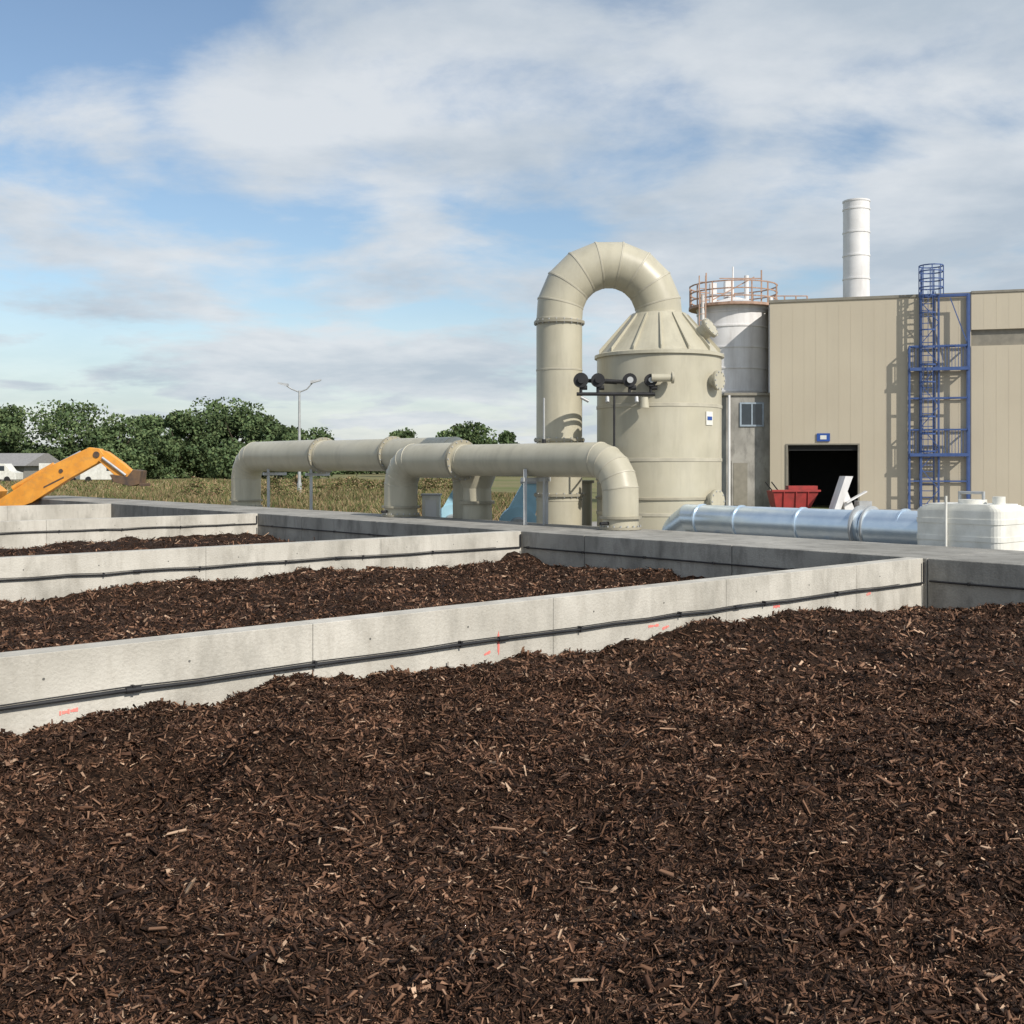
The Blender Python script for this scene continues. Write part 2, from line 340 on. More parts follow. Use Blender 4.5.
for x,rr in ((1.30,.11),(1.62,.10),(2.22,.10),(2.62,.09)):
    m.cyl((x,Y0,3.04),(x,Y0,3.30),.03,.03,'black',10)
    m.cyl((x,Y0-.07,3.30),(x,Y0+.07,3.30),rr+.03,rr+.03,'black',18)
    m.cyl((x,Y0-.12,3.30),(x,Y0-.07,3.30),rr*.6,rr*.6,'steel' if x>2 else 'black',14)
    if x>1.7: m.cyl((x,Y0,3.30),(x,Y0+.9,3.30),.05,.05,'grp',12)
    m.cyl((x,Y0,3.16),(x+.12,Y0,3.16),.045,.045,'black',10)
m.cyl((1.30,Y0,3.30),(2.3,21.8,3.30),.04,.04,'black',10)
m.cyl((1.62,Y0,3.30),(2.3,21.6,3.30),.04,.04,'black',10)
m.cyl((2.62,Y0-.1,3.34),(3.0,Y0-.1,3.34),.075,.075,'grp',14);m.cyl((3.0,Y0-.1,3.34),(3.04,Y0-.1,3.34),.11,.11,'grp',14)
m.cyl((2.50,Y0,2.98),(2.50,Y0,2.78),.07,.09,'grp',14)
m.cyl((1.93,Y0,3.04),(1.93,Y0,2.05),.02,.02,'black',8);m.cyl((1.93,Y0,2.05),(1.93,21.75,2.05),.02,.02,'black',8)
for x in (1.8,2.35): m.cyl((x,Y0,2.98),(x,Y0-.05,2.88),.04,.04,'steel',8)
m.cyl((1.30,Y0,2.98),(1.45,Y0,2.90),.03,.03,'steel',8)
m.obj('valve_manifold')
# ---------------------------------------------------------------- ducts
Nn=UV(1,0,0)
def duct(u,va,vb,ra,rb,z,za,er=.62,flv=None,zb=None,rings=()):
    d=MB(); sgn=1 if vb>va else -1
    def lp(x): return UV(u,x,0)
    zb=za if zb is None else zb
    L=[lp(va)+Vector((0,0,za))]
    e1=arc(lp(va+sgn*er)+Vector((0,0,z-er)),lp(-sgn)-lp(0),(0,0,1),er,8,82,4)
    e2=arc(lp(vb-sgn*er)+Vector((0,0,z-er)),lp(sgn)-lp(0),(0,0,1),er,82,8,4)
    mid=[lp(flv-sgn*.12)+Vector((0,0,z)),lp(flv+sgn*.12)+Vector((0,0,z))]
    pts=L+e1+mid+e2+[lp(vb)+Vector((0,0,zb))]
    rad=[ra]*(1+len(e1)+1)+[rb]*(1+len(e2)+1)
    d.mitre(pts,rad,Nn,'grp',32,seam='seam',sw=.012,sp=.006)
    ax=UV(0,1,0)
    for f in (flv,)+tuple(rings):
        rr=max(ra,rb) if f==flv else (ra if abs(f-va)<abs(f-vb) else rb)
        for o in (-.025,.025): d.ring(lp(f)+ax*o+Vector((0,0,z)),ax,rr,.055,.035,'grpd',32)
        d.bolts(lp(f)+Vector((0,0,z)),ax,rr+.03,.06,'steel',18)
    for x,r_,zz in ((va,ra,za),(vb,rb,zb)):
        if zz>.3:
            for o in (.03,.22): d.ring(lp(x)+Vector((0,0,zz+o)),(0,0,1),r_,.055,.045,'grpd',32)
            d.bolts(lp(x)+Vector((0,0,zz+.03)),(0,0,1),r_+.03,.05,'steel',18)
    return d
UD=14.62
d=duct(UD,13.75,20.5,.325,.375,1.80,ZT,er=.62,flv=18.3)
for vv in (13.75,20.5):
    d.cyl(UV(UD,vv,ZT+.12)-UV(.3,0,0),UV(UD,vv,ZT+.12)-UV(.52,0,0),.03,.03,'black',8)
d.obj('air_duct')
d=duct(15.75,29.9,19.4,.43,.40,1.95,ZT-.1,er=.72,flv=25.6,zb=GZ,rings=(22.4,))
d.obj('air_duct')
s_=MB()
for u,v,zt in ((15.75,28.2,1.45),(15.75,25.9,1.45),(UD,16.0,1.42)):
    for du in ((-.28,.28) if u<15.3 else (-.2,)):
        s_.beam(UV(u+du,v,GZ if u>15 else ZT),UV(u+du,v,zt+.2),.07,.07,'steel',up=(1,0,0))
    s_.beam(UV(u-.36,v,zt),UV(u+.36,v,zt),.08,.08,'steel')
s_.obj('duct_support')
b=MB()
b.cyl((-.75,24.0,GZ),(-.75,24.0,1.2),.36,.30,'grp',28);b.cyl((-.75,24.0,1.2),(-.75,24.0,1.5),.30,.42,'grp',28)
b.ring((-.75,24.0,.9),(0,0,1),.33,.05,.06,'grpd',28)
b.cyl((1.55,23.4,GZ),(1.55,23.4,1.35),.13,.13,'grp',18);b.ring((1.55,23.4,1.35),(0,0,1),.13,.05,.06,'grpd',18)
b.cyl((1.30,23.0,GZ),(1.30,23.0,1.55),.06,.06,'steel',12)
b.obj('vent_pipe')
def blower(x,y,w,name='blower_fan'):
    f=MB()
    zb,zt=GZ,1.28
    f.hexa([(x-w*.9,y,zb),(x+w*.25,y,zb),(x+w*.25,y+.9,zb),(x-w*.9,y+.9,zb),(x+w*.1,y,zt),(x+w*.6,y,zt),(x+w*.6,y+.9,zt),(x+w*.1,y+.9,zt)],'pblue')
    f.cyl((x,y-.04,.3),(x,y+.94,.3),w*.55,w*.55,'pblue',32)
    f.cyl((x,y-.2,.3),(x,y-.04,.3),.2,.24,'steel',24); f.cyl((x,y+.94,.3),(x,y+1.5,.3),.2,.2,'blue',20)
    f.box(x+w*.05,x+w*.65,y-.03,y+.93,zt,zt+.06,'steel')
    f.obj(name)
blower(.15,25.0,.85);blower(-1.40,26.5,.85)
cb=MB(); cb.box(-2.05,-1.65,25.4,25.8,GZ,1.0,'white');cb.box(-2.08,-1.62,25.37,25.83,1.0,1.04,'steel');cb.box(-1.98,-1.72,25.385,25.4,.1,.9,'silo')
cb.obj('electrical_cabinet',bevel=.01)
an=MB(); an.cyl((.62,21.6,GZ),(.62,21.6,3.0),.03,.02,'steel',10);an.cyl((.62,21.6,1.7),(.62,21.6,2.2),.04,.04,'black',10)
an.obj('sensor_mast')
# ---------------------------------------------------------------- galvanised duct + white tank
g=MB(); u=16.35
g.mitre([UV(u,14.2,.3),UV(u,13.6,.68),UV(u,9.9,.68)],[.28]*3,Nn,'galv',32)
g.mitre([UV(u-.03,9.85,.67),UV(u-.03,8.78,.67)],[.31,.31],Nn,'galv',32)
for v in (13.3,12.4,11.1,10.0,9.8,9.2):
    big_=v in (10.0,9.8)
    g.ring(UV(u,v,.675),UV(0,1,0),.29,.07 if big_ else (.015 if v>10 else .045),.035,'steel' if big_ else 'galv',32)
for v in (12.9,10.6,9.0): g.beam(UV(u-.3,v,.3),UV(u+.3,v,.3),.08,.08,'steel'); g.beam(UV(u,v,GZ),UV(u,v,.35),.1,.1,'steel',up=(1,0,0))
g.obj('galvanised_duct')
k=MB(); c=UV(16.0,7.93)
A=UV(0,-1,0)*.66;Bv=UV(1,0,0)*.5
def prism(A,B,z0,z1,key,ch=.22):
    P=[]
    for sx,sy in ((-1,-1),(1,-1),(1,1),(-1,1)):
        base={(-1,-1):180,(1,-1):270,(1,1):0,(-1,1):90}[(sx,sy)]
        for q in range(6):
            an_=math.radians(base+q*18)
            P.append(c+A*(sx*(1-ch))+A*ch*math.cos(an_)+B*(sy*(1-ch*1.3))+B*ch*1.3*math.sin(an_))
    n=len(P)
    lo=[p+Vector((0,0,z0)) for p in P];hi=[p+Vector((0,0,z1)) for p in P]
    k.add(lo+hi,[(i,(i+1)%n,n+(i+1)%n,n+i) for i in range(n)],key)
    k.add(hi,[tuple(range(n))],key);k.add(lo,[tuple(reversed(range(n)))],key)
prism(A,Bv,GZ,1.04,'white')
for i in range(5):
    f_=1-.015*(i+1)**1.6; prism(A*f_,Bv*f_,1.04+i*.018,1.058+i*.018,'white')
for z in (.1,.35,.6,.85): prism(A*1.015,Bv*1.018,z,z+.07,'white')
k.cyl(c+Vector((0,0,1.12)),c+Vector((0,0,1.19)),.2,.2,'white',20)
for s in (-.3,.25): k.cyl(c+A*s+Vector((0,0,1.1)),c+A*s+Vector((0,0,1.31)),.025,.025,'steel',8)
k.cyl(c+A*-.3+Vector((0,0,1.29)),c+A*.25+Vector((0,0,1.29)),.022,.022,'steel',8)
k.cyl(c+A*.6+Vector((0,0,1.1)),c+A*.6+Vector((0,0,1.24)),.09,.09,'white',14)
k.cyl(c-Bv*1.08+A*-.2+Vector((0,0,.3)),c-Bv*1.08+A*-.2+Vector((0,0,1.25)),.02,.02,'white',8)
k.obj('plastic_water_tank')
# ---------------------------------------------------------------- factory building
ang=math.atan2(-.278,.961)
BM=Matrix.Translation((11.72,50.65,0))@Matrix.Rotation(ang,4,'Z')
bd=empty('factory_building',BM)
def child(mb,n,bevel=0):
    o=mb.obj(n,bevel=bevel);o.parent=bd;return o
HB=9.06
w=MB(); D0,D1=.79,3.81
w.box(0,D0,0,.25,GZ,HB,'clad');w.box(D0,D1,0,.25,2.6,HB,'clad');w.box(D1,8.5,0,.25,GZ,HB,'clad')
w.box(0,.25,.25,12,GZ,HB,'clad');w.box(8.5,34,-.02,.25,GZ,6.85,'clad');w.box(8.5,34,.1,.25,6.85,7.55,'clad2');w.box(8.5,34,-.06,.25,7.55,HB+.05,'clad')
w.box(0,34,11.75,12,GZ,HB,'clad');w.box(33.75,34,.25,11.75,GZ,HB,'clad')
x=.5
while x<33.9:
    if x<8.4:
        z0=2.66 if D0-.03<x<D1+.03 else GZ+.25
        w.box(x,x+.03,-.004,0,z0,HB-.12,'clad')
    else:
        w.box(x,x+.03,-.024,-.02,GZ+.25,6.8,'clad');w.box(x,x+.03,-.064,-.06,7.6,HB,'clad')
    x+=.5
child(w,'walls')
r=MB(); r.box(-.05,8.5,-.05,12.05,HB,HB+.12,'clad2');r.box(8.5,34.05,-.10,12.05,HB+.06,HB+.16,'clad2')
r.box(12,15,4,6,HB+.16,HB+.9,'roof');child(r,'roof')
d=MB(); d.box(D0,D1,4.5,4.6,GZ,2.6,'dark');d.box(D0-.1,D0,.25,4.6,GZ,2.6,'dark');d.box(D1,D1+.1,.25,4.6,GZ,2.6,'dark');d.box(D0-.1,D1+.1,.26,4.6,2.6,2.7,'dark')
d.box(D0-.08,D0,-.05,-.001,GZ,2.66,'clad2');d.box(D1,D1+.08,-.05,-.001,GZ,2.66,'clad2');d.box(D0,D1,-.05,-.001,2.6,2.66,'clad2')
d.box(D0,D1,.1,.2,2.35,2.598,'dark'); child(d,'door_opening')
d=MB(); d.box(2.05,2.62,-.06,-.025,2.76,3.12,'signb');d.box(2.2,2.47,-.064,-.06,2.85,3.03,'white');child(d,'door_sign')
L=MB()
yA,yB=-.10,-.55
def vb(x,y,z0,z1,s=.07): L.box(x-s/2,x+s/2,y-s/2,y+s/2,z0,z1,'blue')
def hb(x0,x1,y,z,s=.06): L.box(x0,x1,y-s/2,y+s/2,z-s/2,z+s/2,'blue')
for y in (yA,yB):
    vb(5.95,y,GZ,6.85,.08);vb(8.35,y,GZ,9.04,.10);vb(6.42,y,GZ,9.04,.09);vb(7.15,y,GZ,9.04,.05)
    for z in (1.0,2.14,3.23,4.6,5.85,6.85): hb(5.95,8.35,y,z)
    hb(6.42,8.35,y,9.04)
for z in (2.14,3.23,5.85,6.85):
    for x in (5.95,8.35): L.box(x-.03,x+.03,yB,yA,z-.03,z+.03,'blue')
for z in (2.14,5.85):
    for i in range(4): L.box(5.95,8.35,yB+i*.11,yB+.05+i*.11,z+.035,z+.06,'blue')
    for i in range(10): vb(7.15+i*.13,yB,z,z+1.05,.022)
    for i in range(4): vb(5.95+i*.13,yB,z,z+1.05,.022)
    hb(5.95,8.35,yB-.05,z,.14)
z=0.0
while z<9.0:
    L.box(6.42,6.95,-.42,-.38,z,z+.035,'blue'); z+=.28
vb(6.42,-.40,GZ,10.2,.05);vb(6.95,-.40,GZ,10.2,.05)
z=2.3
while z<9.4:
    p=arc((6.69,-.40,z),(1,0,0),(0,-1,0),.34,0,180,8)
    for a_,b_ in zip(p[:-1],p[1:]): L.beam(a_,b_,.012,.06,'blue')
    z+=.75
for i in range(5):
    an_=math.radians(20+35*i); xx=6.69+.34*math.cos(an_);yy=-.40-.34*math.sin(an_); vb(xx,yy,2.3,9.2,.025)
z=GZ; f=1
while z<8.6:
    a0,a1=((6.42,7.15) if f>0 else (7.15,6.42))
    L.beam((a0,yB,z),(a1,yB,z+.9),.025,.035,'blue'); f=-f; z+=.9
L.beam((8.3,yB,6.9),(7.6,yB,8.9),.04,.04,'blue')
for z in (9.4,9.75,10.1,10.35):
    p=arc((6.85,-.3,z),(1,0,0),(0,1,0),.5,0,360,14)
    for a_,b_ in zip(p[:-1],p[1:]): L.beam(a_,b_,.03,.05,'blue')
for i in range(8):
    an_=math.radians(45*i);xx=6.85+.5*math.cos(an_);yy=-.3+.5*math.sin(an_);L.box(xx-.02,xx+.02,yy-.02,yy+.02,9.0,10.35,'blue')
child(L,'access_ladder')
ch=MB(); C=(19.3,62.5,0)
ch.lathe(C,[(.72,GZ),(.72,16.5),(.66,16.5),(.66,15)],'silo',40)
for z in (9.5,10.8,12.1,13.4,14.7,16.0,16.45): ch.lathe(C,[(.72,z-.05),(.75,z-.045),(.75,z+.045),(.72,z+.05)],'silo',40)
ch.obj('chimney_stack')
S=empty('storage_silo'); s=MB(); C=(10.75,54.2,0)
s.lathe(C,[(1.72,5.02),(1.72,9.2),(1.79,9.22),(1.79,9.3),(.4,9.8),(.001,9.85)],'silo',40)
for z in (5.2,6.3,7.3,8.3,9.0): s.lathe(C,[(1.72,z-.05),(1.76,z-.04),(1.76,z+.04),(1.72,z+.05)],'silo',40)
s.cyl((9.05,52.9,3),(9.05,52.9,9.8),.09,.09,'silo',10); s.cyl((12.2,52.6,4.9),(12.2,52.6,9.6),.10,.10,'silo',10)
for xx in (8.8,9.1): s.beam((xx,52.4,5.0),(xx,52.4,10.6),.05,.05,'rust',up=(1,0,0))
z=5.2
while z<10.4: s.beam((8.8,52.4,z),(9.1,52.4,z),.03,.03,'rust'); z+=.3
o=s.obj('tank_body');o.parent=S
s=MB()
def railring(C,r,z):
    for h in (.35,.7,1.05):
        p=arc((C[0],C[1],z+h),(1,0,0),(0,1,0),r,0,360,20)
        for a_,b_ in zip(p[:-1],p[1:]): s.beam(a_,b_,.05,.055,'rust')
    for i in range(14):
        a=i*math.pi/7;s.box(C[0]+r*math.cos(a)-.03,C[0]+r*math.cos(a)+.03,C[1]+r*math.sin(a)-.03,C[1]+r*math.sin(a)+.03,z-.05,z+1.05,'rust')
    s.lathe((C[0],C[1],z),[(1.5,-.06),(r+.05,-.06),(r+.05,.06),(1.5,.06)],'rust',24,False)
railring(C,2.1,9.3)
s.box(12.8,14.4,54.4,55.2,9.2,9.3,'rust')
for x in (12.8,13.3,13.85,14.4): s.box(x-.03,x+.03,54.37,54.43,9.3,9.95,'rust')
s.box(12.8,14.4,54.38,54.42,9.6,9.65,'rust');s.box(12.8,14.4,54.38,54.42,9.92,9.97,'rust')
s.cyl((10.7,54.0,9.8),(10.7,54.0,11.3),.05,.04,'silo',8);s.box(10.3,10.6,53.8,54.3,9.8,10.6,'silo');s.cyl((11.4,54.2,9.5),(11.4,54.2,10.9),.12,.12,'silo',10)
s.box(9.6,9.9,53.9,54.3,9.5,10.5,'silo');s.beam((9.6,53.4,9.6),(11.6,53.4,10.7),.05,.05,'rust')
s.beam((11.9,53.2,9.5),(11.9,53.2,11.0),.06,.06,'rust',up=(1,0,0));s.beam((9.3,53.4,9.4),(9.3,53.4,10.9),.06,.06,'rust',up=(1,0,0))
s.beam((9.9,53.2,10.6),(11.9,53.2,10.6),.05,.05,'rust')
o=s.obj('guard_rail');o.parent=S
H=empty('pump_house'); h=MB()
h.box(9.85,11.95,51.3,55.9,GZ,4.9,'conc2');h.box(9.75,11.97,51.2,56.0,4.9,5.02,'clad2')
o=h.obj('walls');o.parent=H
h=MB()
for x0,x1 in ((10.55,11.0),(11.06,11.5)): h.box(x0,x1,51.27,51.298,3.55,4.5,'glass')
h.box(10.47,11.58,51.24,51.27,4.5,4.58,'winf');h.box(10.47,11.58,51.24,51.27,3.47,3.55,'winf');h.box(10.47,10.55,51.24,51.27,3.55,4.5,'winf');h.box(11.5,11.58,51.24,51.27,3.55,4.5,'winf');h.box(11.0,11.06,51.24,51.27,3.55,4.5,'winf')
h.box(10.1,10.9,51.27,51.298,GZ,1.9,'conc2');h.box(10.18,10.82,51.25,51.27,GZ+.1,1.8,'clad2')
h.cyl((9.95,51.1,GZ),(9.95,51.1,4.9),.06,.06,'silo',10)
o=h.obj('windows');o.parent=H
q=MB()
q.hexa([(10.9,46.0,-.1),(12.3,46.0,-.1),(12.3,47.0,-.1),(10.9,47.0,-.1),(10.75,45.9,.62),(12.65,45.9,.62),(12.65,47.1,.62),(10.75,47.1,.62)],'red')
q.box(10.7,12.7,45.84,45.94,.60,.68,'red');q.box(10.85,12.5,46.0,46.9,.622,.63,'dark')
for x in (11.2,11.7,12.2): q.beam((x,45.96,-.05),(x,45.88,.60),.07,.04,'red',up=(1,0,0))
q.box(11.0,12.2,46.1,46.9,GZ,-.1,'dark'); q.box(11.4,12.6,45.96,46.5,.68,.84,'red')
for x in (10.75,11.0): q.beam((x,46.0,.62),(x-.25,46.2,1.0),.04,.04,'dark')
q.obj('waste_skip')
q=MB()
q.hexa([(12.75,44.3,GZ),(13.0,44.3,GZ),(13.0,45.1,GZ),(12.75,45.1,GZ),(13.25,44.3,1.25),(13.55,44.3,1.25),(13.55,45.1,1.25),(13.25,45.1,1.25)],'silo')
q.hexa([(13.3,44.5,GZ),(13.75,44.5,GZ),(13.75,44.9,GZ),(13.3,44.9,GZ),(13.2,44.5,.75),(13.35,44.5,.75),(13.35,44.9,.75),(13.2,44.9,.75)],'silo')
q.beam((13.3,44.4,.2),(14.1,44.4,.65),.3,.05,'silo'); q.box(13.9,14.4,44.6,45.3,GZ,.25,'steel'); q.obj('loading_hopper')
# ---------------------------------------------------------------- street lamp
l=MB(); lx,ly=-14.3,75
l.cyl((lx,ly,GZ),(lx,ly,6.7),.12,.07,'steel',12);l.cyl((lx,ly,GZ),(lx,ly,.5),.16,.16,'steel',12)
for sx,hz in ((-1,7.05),(1,7.25)):
    p=[(lx,ly,6.6),(lx+sx*.5,ly,6.8),(lx+sx*.9,ly,hz)]
    for a_,b_ in zip(p[:-1],p[1:]): l.cyl(a_,b_,.045,.04,'steel',8)
    l.hexa([(lx+sx*.75,ly-.16,hz-.08),(lx+sx*1.45,ly-.12,hz+.12),(lx+sx*1.45,ly+.12,hz+.12),(lx+sx*.75,ly+.16,hz-.08),(lx+sx*.75,ly-.12,hz+.12),(lx+sx*1.45,ly-.08,hz+.22),(lx+sx*1.45,ly+.08,hz+.22),(lx+sx*.75,ly+.12,hz+.12)],'steel')
l.obj('street_lamp')
# ---------------------------------------------------------------- excavator
e=MB(); Y=38
def plate(pts,w,key,y=Y):
    n=len(pts);A=[(x,y-w/2,z) for x,z in pts];B=[(x,y+w/2,z) for x,z in pts]
    e.add(A+B,[tuple(range(n)),tuple(reversed(range(n,2*n)))]+[(i,n+i,n+(i+1)%n,(i+1)%n) for i in range(n)],key)
plate([(-18.0,.15),(-17.9,-.15),(-16.3,.42),(-15.0,1.25),(-14.1,1.75),(-13.85,2.05),(-14.0,2.25),(-14.35,2.3),(-15.5,1.75),(-16.9,.85)],.34,'orange')
plate([(-14.2,2.27),(-14.05,1.85),(-13.5,1.35),(-13.0,1.2),(-12.8,1.4),(-13.2,1.75),(-13.75,2.15)],.28,'orange')
plate([(-13.6,1.38),(-13.45,1.12),(-12.9,.98),(-12.6,1.05),(-12.55,1.5),(-12.8,1.55),(-13.0,1.3)],.7,'bucket')
for i in range(5): e.box(-12.6,-12.42,Y-.34+i*.15,Y-.28+i*.15,.98,1.08,'bucket')
e.cyl((-16.4,Y,1.25),(-14.7,Y,2.15),.05,.05,'steel',10);e.cyl((-17.0,Y,.9),(-15.6,Y,1.70),.10,.10,'orange',12)
e.cyl((-14.1,Y-.2,2.05),(-14.1,Y+.2,2.05),.11,.11,'bucket',14)
e.cyl((-13.9,Y-.19,1.95),(-13.1,Y-.19,1.35),.05,.05,'steel',8);e.cyl((-15.3,Y-.2,1.5),(-15.3,Y+.2,1.5),.07,.07,'bucket',12)
plate([(-15.9,.9),(-15.2,1.25),(-15.2,1.32),(-15.9,.97)],.36,'bucket')
plate([(-22.2,.35),(-17.8,.35),(-17.6,.8),(-18.2,1.25),(-22.2,1.4)],1.9,'orange')
plate([(-20.6,1.3),(-18.9,1.25),(-18.7,1.6),(-19.1,2.9),(-20.6,2.9)],1.3,'glass');plate([(-20.75,2.9),(-18.95,2.9),(-19.0,3.02),(-20.75,3.02)],1.4,'orange')
for x in (-21.4,-18.7):
    for y in (Y-.95,Y+.95): e.cyl((x,y-.2,GZ+.55),(x,y+.2,GZ+.55),.56,.56,'tyre',24);e.cyl((x,y-.22,GZ+.55),(x,y+.22,GZ+.55),.25,.25,'orange',16)
e.obj('orange_excavator',bevel=.02)
# ---------------------------------------------------------------- ground
M['grass']=mat('field_grass',(0.13,0.15,0.055),(0.22,0.19,0.10),rough=0.95,scale=0.06,detail=8,bump=.6,bscale=3,spec=.1,grime=((0.27,0.22,0.14),.35,(1,1,1),.7))
me=bpy.data.meshes.new('ground');me.from_pydata([(-1500,-60,GZ-.01),(1500,-60,GZ-.01),(1500,2500,GZ-.01),(-1500,2500,GZ-.01)],[],[(0,1,2,3)])
me.materials.append(M['grass']);o=bpy.data.objects.new('ground',me);COL.objects.link(o)
y=MB(); y.add([UV(UP,-20,GZ+.004),UV(80,-20,GZ+.004),UV(80,27,GZ+.004),UV(UP,27,GZ+.004)],[(0,1,2,3)],'yard'); y.obj('concrete_yard')
M['weeds']=ramp_island('weeds',[(0,(0.075,0.105,0.035)),(.35,(0.14,0.155,0.06)),(.65,(0.27,0.21,0.11)),(.88,(0.28,0.18,0.11)),(1,(0.42,0.34,0.21))],rough=.9,tint=(.7,1.25),tscale=.35,spec=.1)
def blades(n,x0,x1,y0,y1,h0,h1,wd,cond,lean=.35):
    x=rng.uniform(x0,x1,n);yy=rng.uniform(y0,y1,n);k=cond(x,yy);x=x[k];yy=yy[k];n=len(x)
    dens=vn(x*.3,yy*.3,9)+.5; h=rng.uniform(h0,h1,n)*(.25+1.0*dens);a=rng.uniform(0,2*np.pi,n);w_=wd*rng.uniform(.6,1.4,n)
    dx=np.cos(a)*w_;dy=np.sin(a)*w_;lx_=rng.normal(0,lean,n)*h;ly_=rng.normal(0,lean,n)*h;z=np.full(n,GZ-.01)
    P=np.stack([np.stack([x-dx,yy-dy,z],-1),np.stack([x+dx,yy+dy,z],-1),np.stack([x+dx*.3+lx_,yy+dy*.3+ly_,z+h],-1),np.stack([x-dx*.3+lx_,yy-dy*.3+ly_,z+h],-1)],1).reshape(-1,3)
    return P,(np.arange(n)*4)[:,None]+np.array([[0,1,2,3]])
P1,Q1=blades(110000,-30,1,34,70,.15,.6,.022,lambda x,y:(x>-.40*y-2)&(-SU*x+CU*y>27.3),.5)
P2,Q2=blades(80000,-80,-2,45,140,.08,.38,.05,lambda x,y:(x<-.02*y),.6)
npmesh('tall_grass',np.concatenate([P1,P2]),np.concatenate([Q1,Q2+len(P1)]),'weeds',False)
# ---------------------------------------------------------------- trees
M['leaf_hazed']=ramp_island('foliage',[(0,(0.075,0.115,0.055)),(.5,(0.105,0.15,0.068)),(1,(0.15,0.19,0.085))],rough=.9,tint=(.6,1.35),tscale=.22,spec=.05)  # greens lightened so distance haze is painted into the foliage colour
M['bark']=mat('tree_bark',(0.09,0.07,0.05),rough=.9)
def crown(px,top,wpx,D,n=3600,low=.2,ls=1.0):
    s=1115/D;cx=(px-512)/s;H=(465-top)/s+1.7-GZ;Wd=wpx/s/2
    nl=22;L=[]
    for i in range(nl):
        f=rng.uniform(low,1);rr=math.sin(math.pi*min(1,(.15+.85*f))**.9)*.75+.3
        a=rng.uniform(0,2*np.pi);r=Wd*rr*math.sqrt(rng.random())*.95
        L.append((cx+math.cos(a)*r,D+math.sin(a)*r,GZ+H*(low+(f-low)*.9)-Wd*.1,Wd*rng.uniform(.2,.46)))
    L.append((cx,D,GZ+H-Wd*.4,Wd*.42))
    pts=[]
    for (x,y_,z,r) in L:
        m=n//nl;d=rng.normal(0,1,(m,3));d/=np.linalg.norm(d,axis=1)[:,None];rad=r*rng.uniform(.35,1.2,m)**.5
        pts.append(np.array([x,y_,z])+d*rad[:,None]*np.array([1,1,.8]))
    p=np.concatenate(pts);p[:,2]=np.minimum(p[:,2],GZ+H*1.02);p=p[p[:,2]>GZ+.1];m=len(p)
    a=rng.normal(0,1,(m,3));a/=np.linalg.norm(a,axis=1)[:,None];b_=np.cross(a,rng.normal(0,1,(m,3)));b_/=np.linalg.norm(b_,axis=1)[:,None]
    sz=rng.uniform(.13,.32,m)[:,None]*(D/160)*ls
    V=np.stack([p-a*sz,p-b_*sz*.7,p+a*sz,p+b_*sz*.7],1).reshape(-1,3)
    return V,(np.arange(m)*4)[:,None]+np.array([[0,1,2,3]]),(cx,D,H,Wd)
VV=[];QQ=[];o=0;tr=MB()
specs=[(-130,405,90,165),(-60,400,80,160),(8,402,70,160),(70,397,92,158),(118,412,66,150),(150,414,64,168),(180,408,60,165),(207,394,96,172),(238,400,78,168),(262,412,60,165),(290,424,56,160),(402,429,50,190),(470,422,60,185),(508,431,36,190),(445,429,38,200),(560,440,50,240),(620,442,60,240),(340,444,60,240),(370,442,50,240)]
for sp_ in specs:
    v,q,(cx,D,H,Wd)=crown(*sp_,n=5200); VV.append(v);QQ.append(q+o);o+=len(v)
    tr.cyl((cx,D,GZ),(cx,D,GZ+H*.45),.3,.2,'bark',8)
    for i in range(4):
        a=i*1.6+cx; tr.cyl((cx,D,GZ+H*.35),(cx+math.cos(a)*Wd*.5,D+math.sin(a)*Wd*.5,GZ+H*.7),.14,.05,'bark',6)
for px in range(-180,330,18):
    v,q,_=crown(px+rng.uniform(-6,6),rng.uniform(432,450) if px<95 else rng.uniform(420,442),46,rng.uniform(150,175),n=2200,low=.05); VV.append(v);QQ.append(q+o);o+=len(v)
for px in range(325,720,22):
    v,q,_=crown(px,rng.uniform(447,456),50,rng.uniform(230,250),n=900,low=.05); VV.append(v);QQ.append(q+o);o+=len(v)
T=empty('distant_tree_line'); x=npmesh('foliage',np.concatenate(VV),np.concatenate(QQ),'leaf_hazed',False);x.parent=T
x=tr.obj('trunks');x.parent=T
VV=[];QQ=[];o=0
for i in range(36):
    px=rng.uniform(190,470);D=rng.uniform(50,95);h=rng.uniform(.4,1.2)
    v,q,_=crown(px,465+(1.7-GZ-h)*1115/D,rng.uniform(1.0,2.6)*1115/D,D,n=900,low=.05,ls=.55);VV.append(v);QQ.append(q+o);o+=len(v)
npmesh('field_shrubs',np.concatenate(VV),np.concatenate(QQ),'weeds',False)
f=MB(); f.box(-75,-56,128,138,GZ,1.6,'shed');f.hexa([(-75.5,127,1.6),(-55.5,127,1.6),(-55.5,139,1.6),(-75.5,139,1.6),(-75.5,132.5,3.1),(-55.5,132.5,3.1),(-55.5,133.5,3.1),(-75.5,133.5,3.1)],'roof')
for i in range(4): f.box(-73+i*4,-70.5+i*4,127.9,127.99,.1,1.3,'dark')
f.obj('low_shed')
def van(x,y,kk):
    v=MB()
    P=[(0,.35),(4.8,.35),(4.8,1.1),(4.1,1.3),(3.5,2.1),(0,2.15)]
    n=len(P);A=[(x+a,y,GZ+b) for a,b in P];B=[(x+a,y+1.8,GZ+b) for a,b in P]
    v.add(A+B,[tuple(range(n)),tuple(reversed(range(n,2*n)))]+[(i,n+i,n+(i+1)%n,(i+1)%n) for i in range(n)],kk)
    v.box(x+2.9,x+3.5,y-.02,y,GZ+1.3,GZ+1.85,'glass')
    for a in (.9,3.8): v.cyl((x+a,y-.03,GZ+.35),(x+a,y+.2,GZ+.35),.34,.34,'tyre',14)
    v.obj('parked_van',bevel=.05)
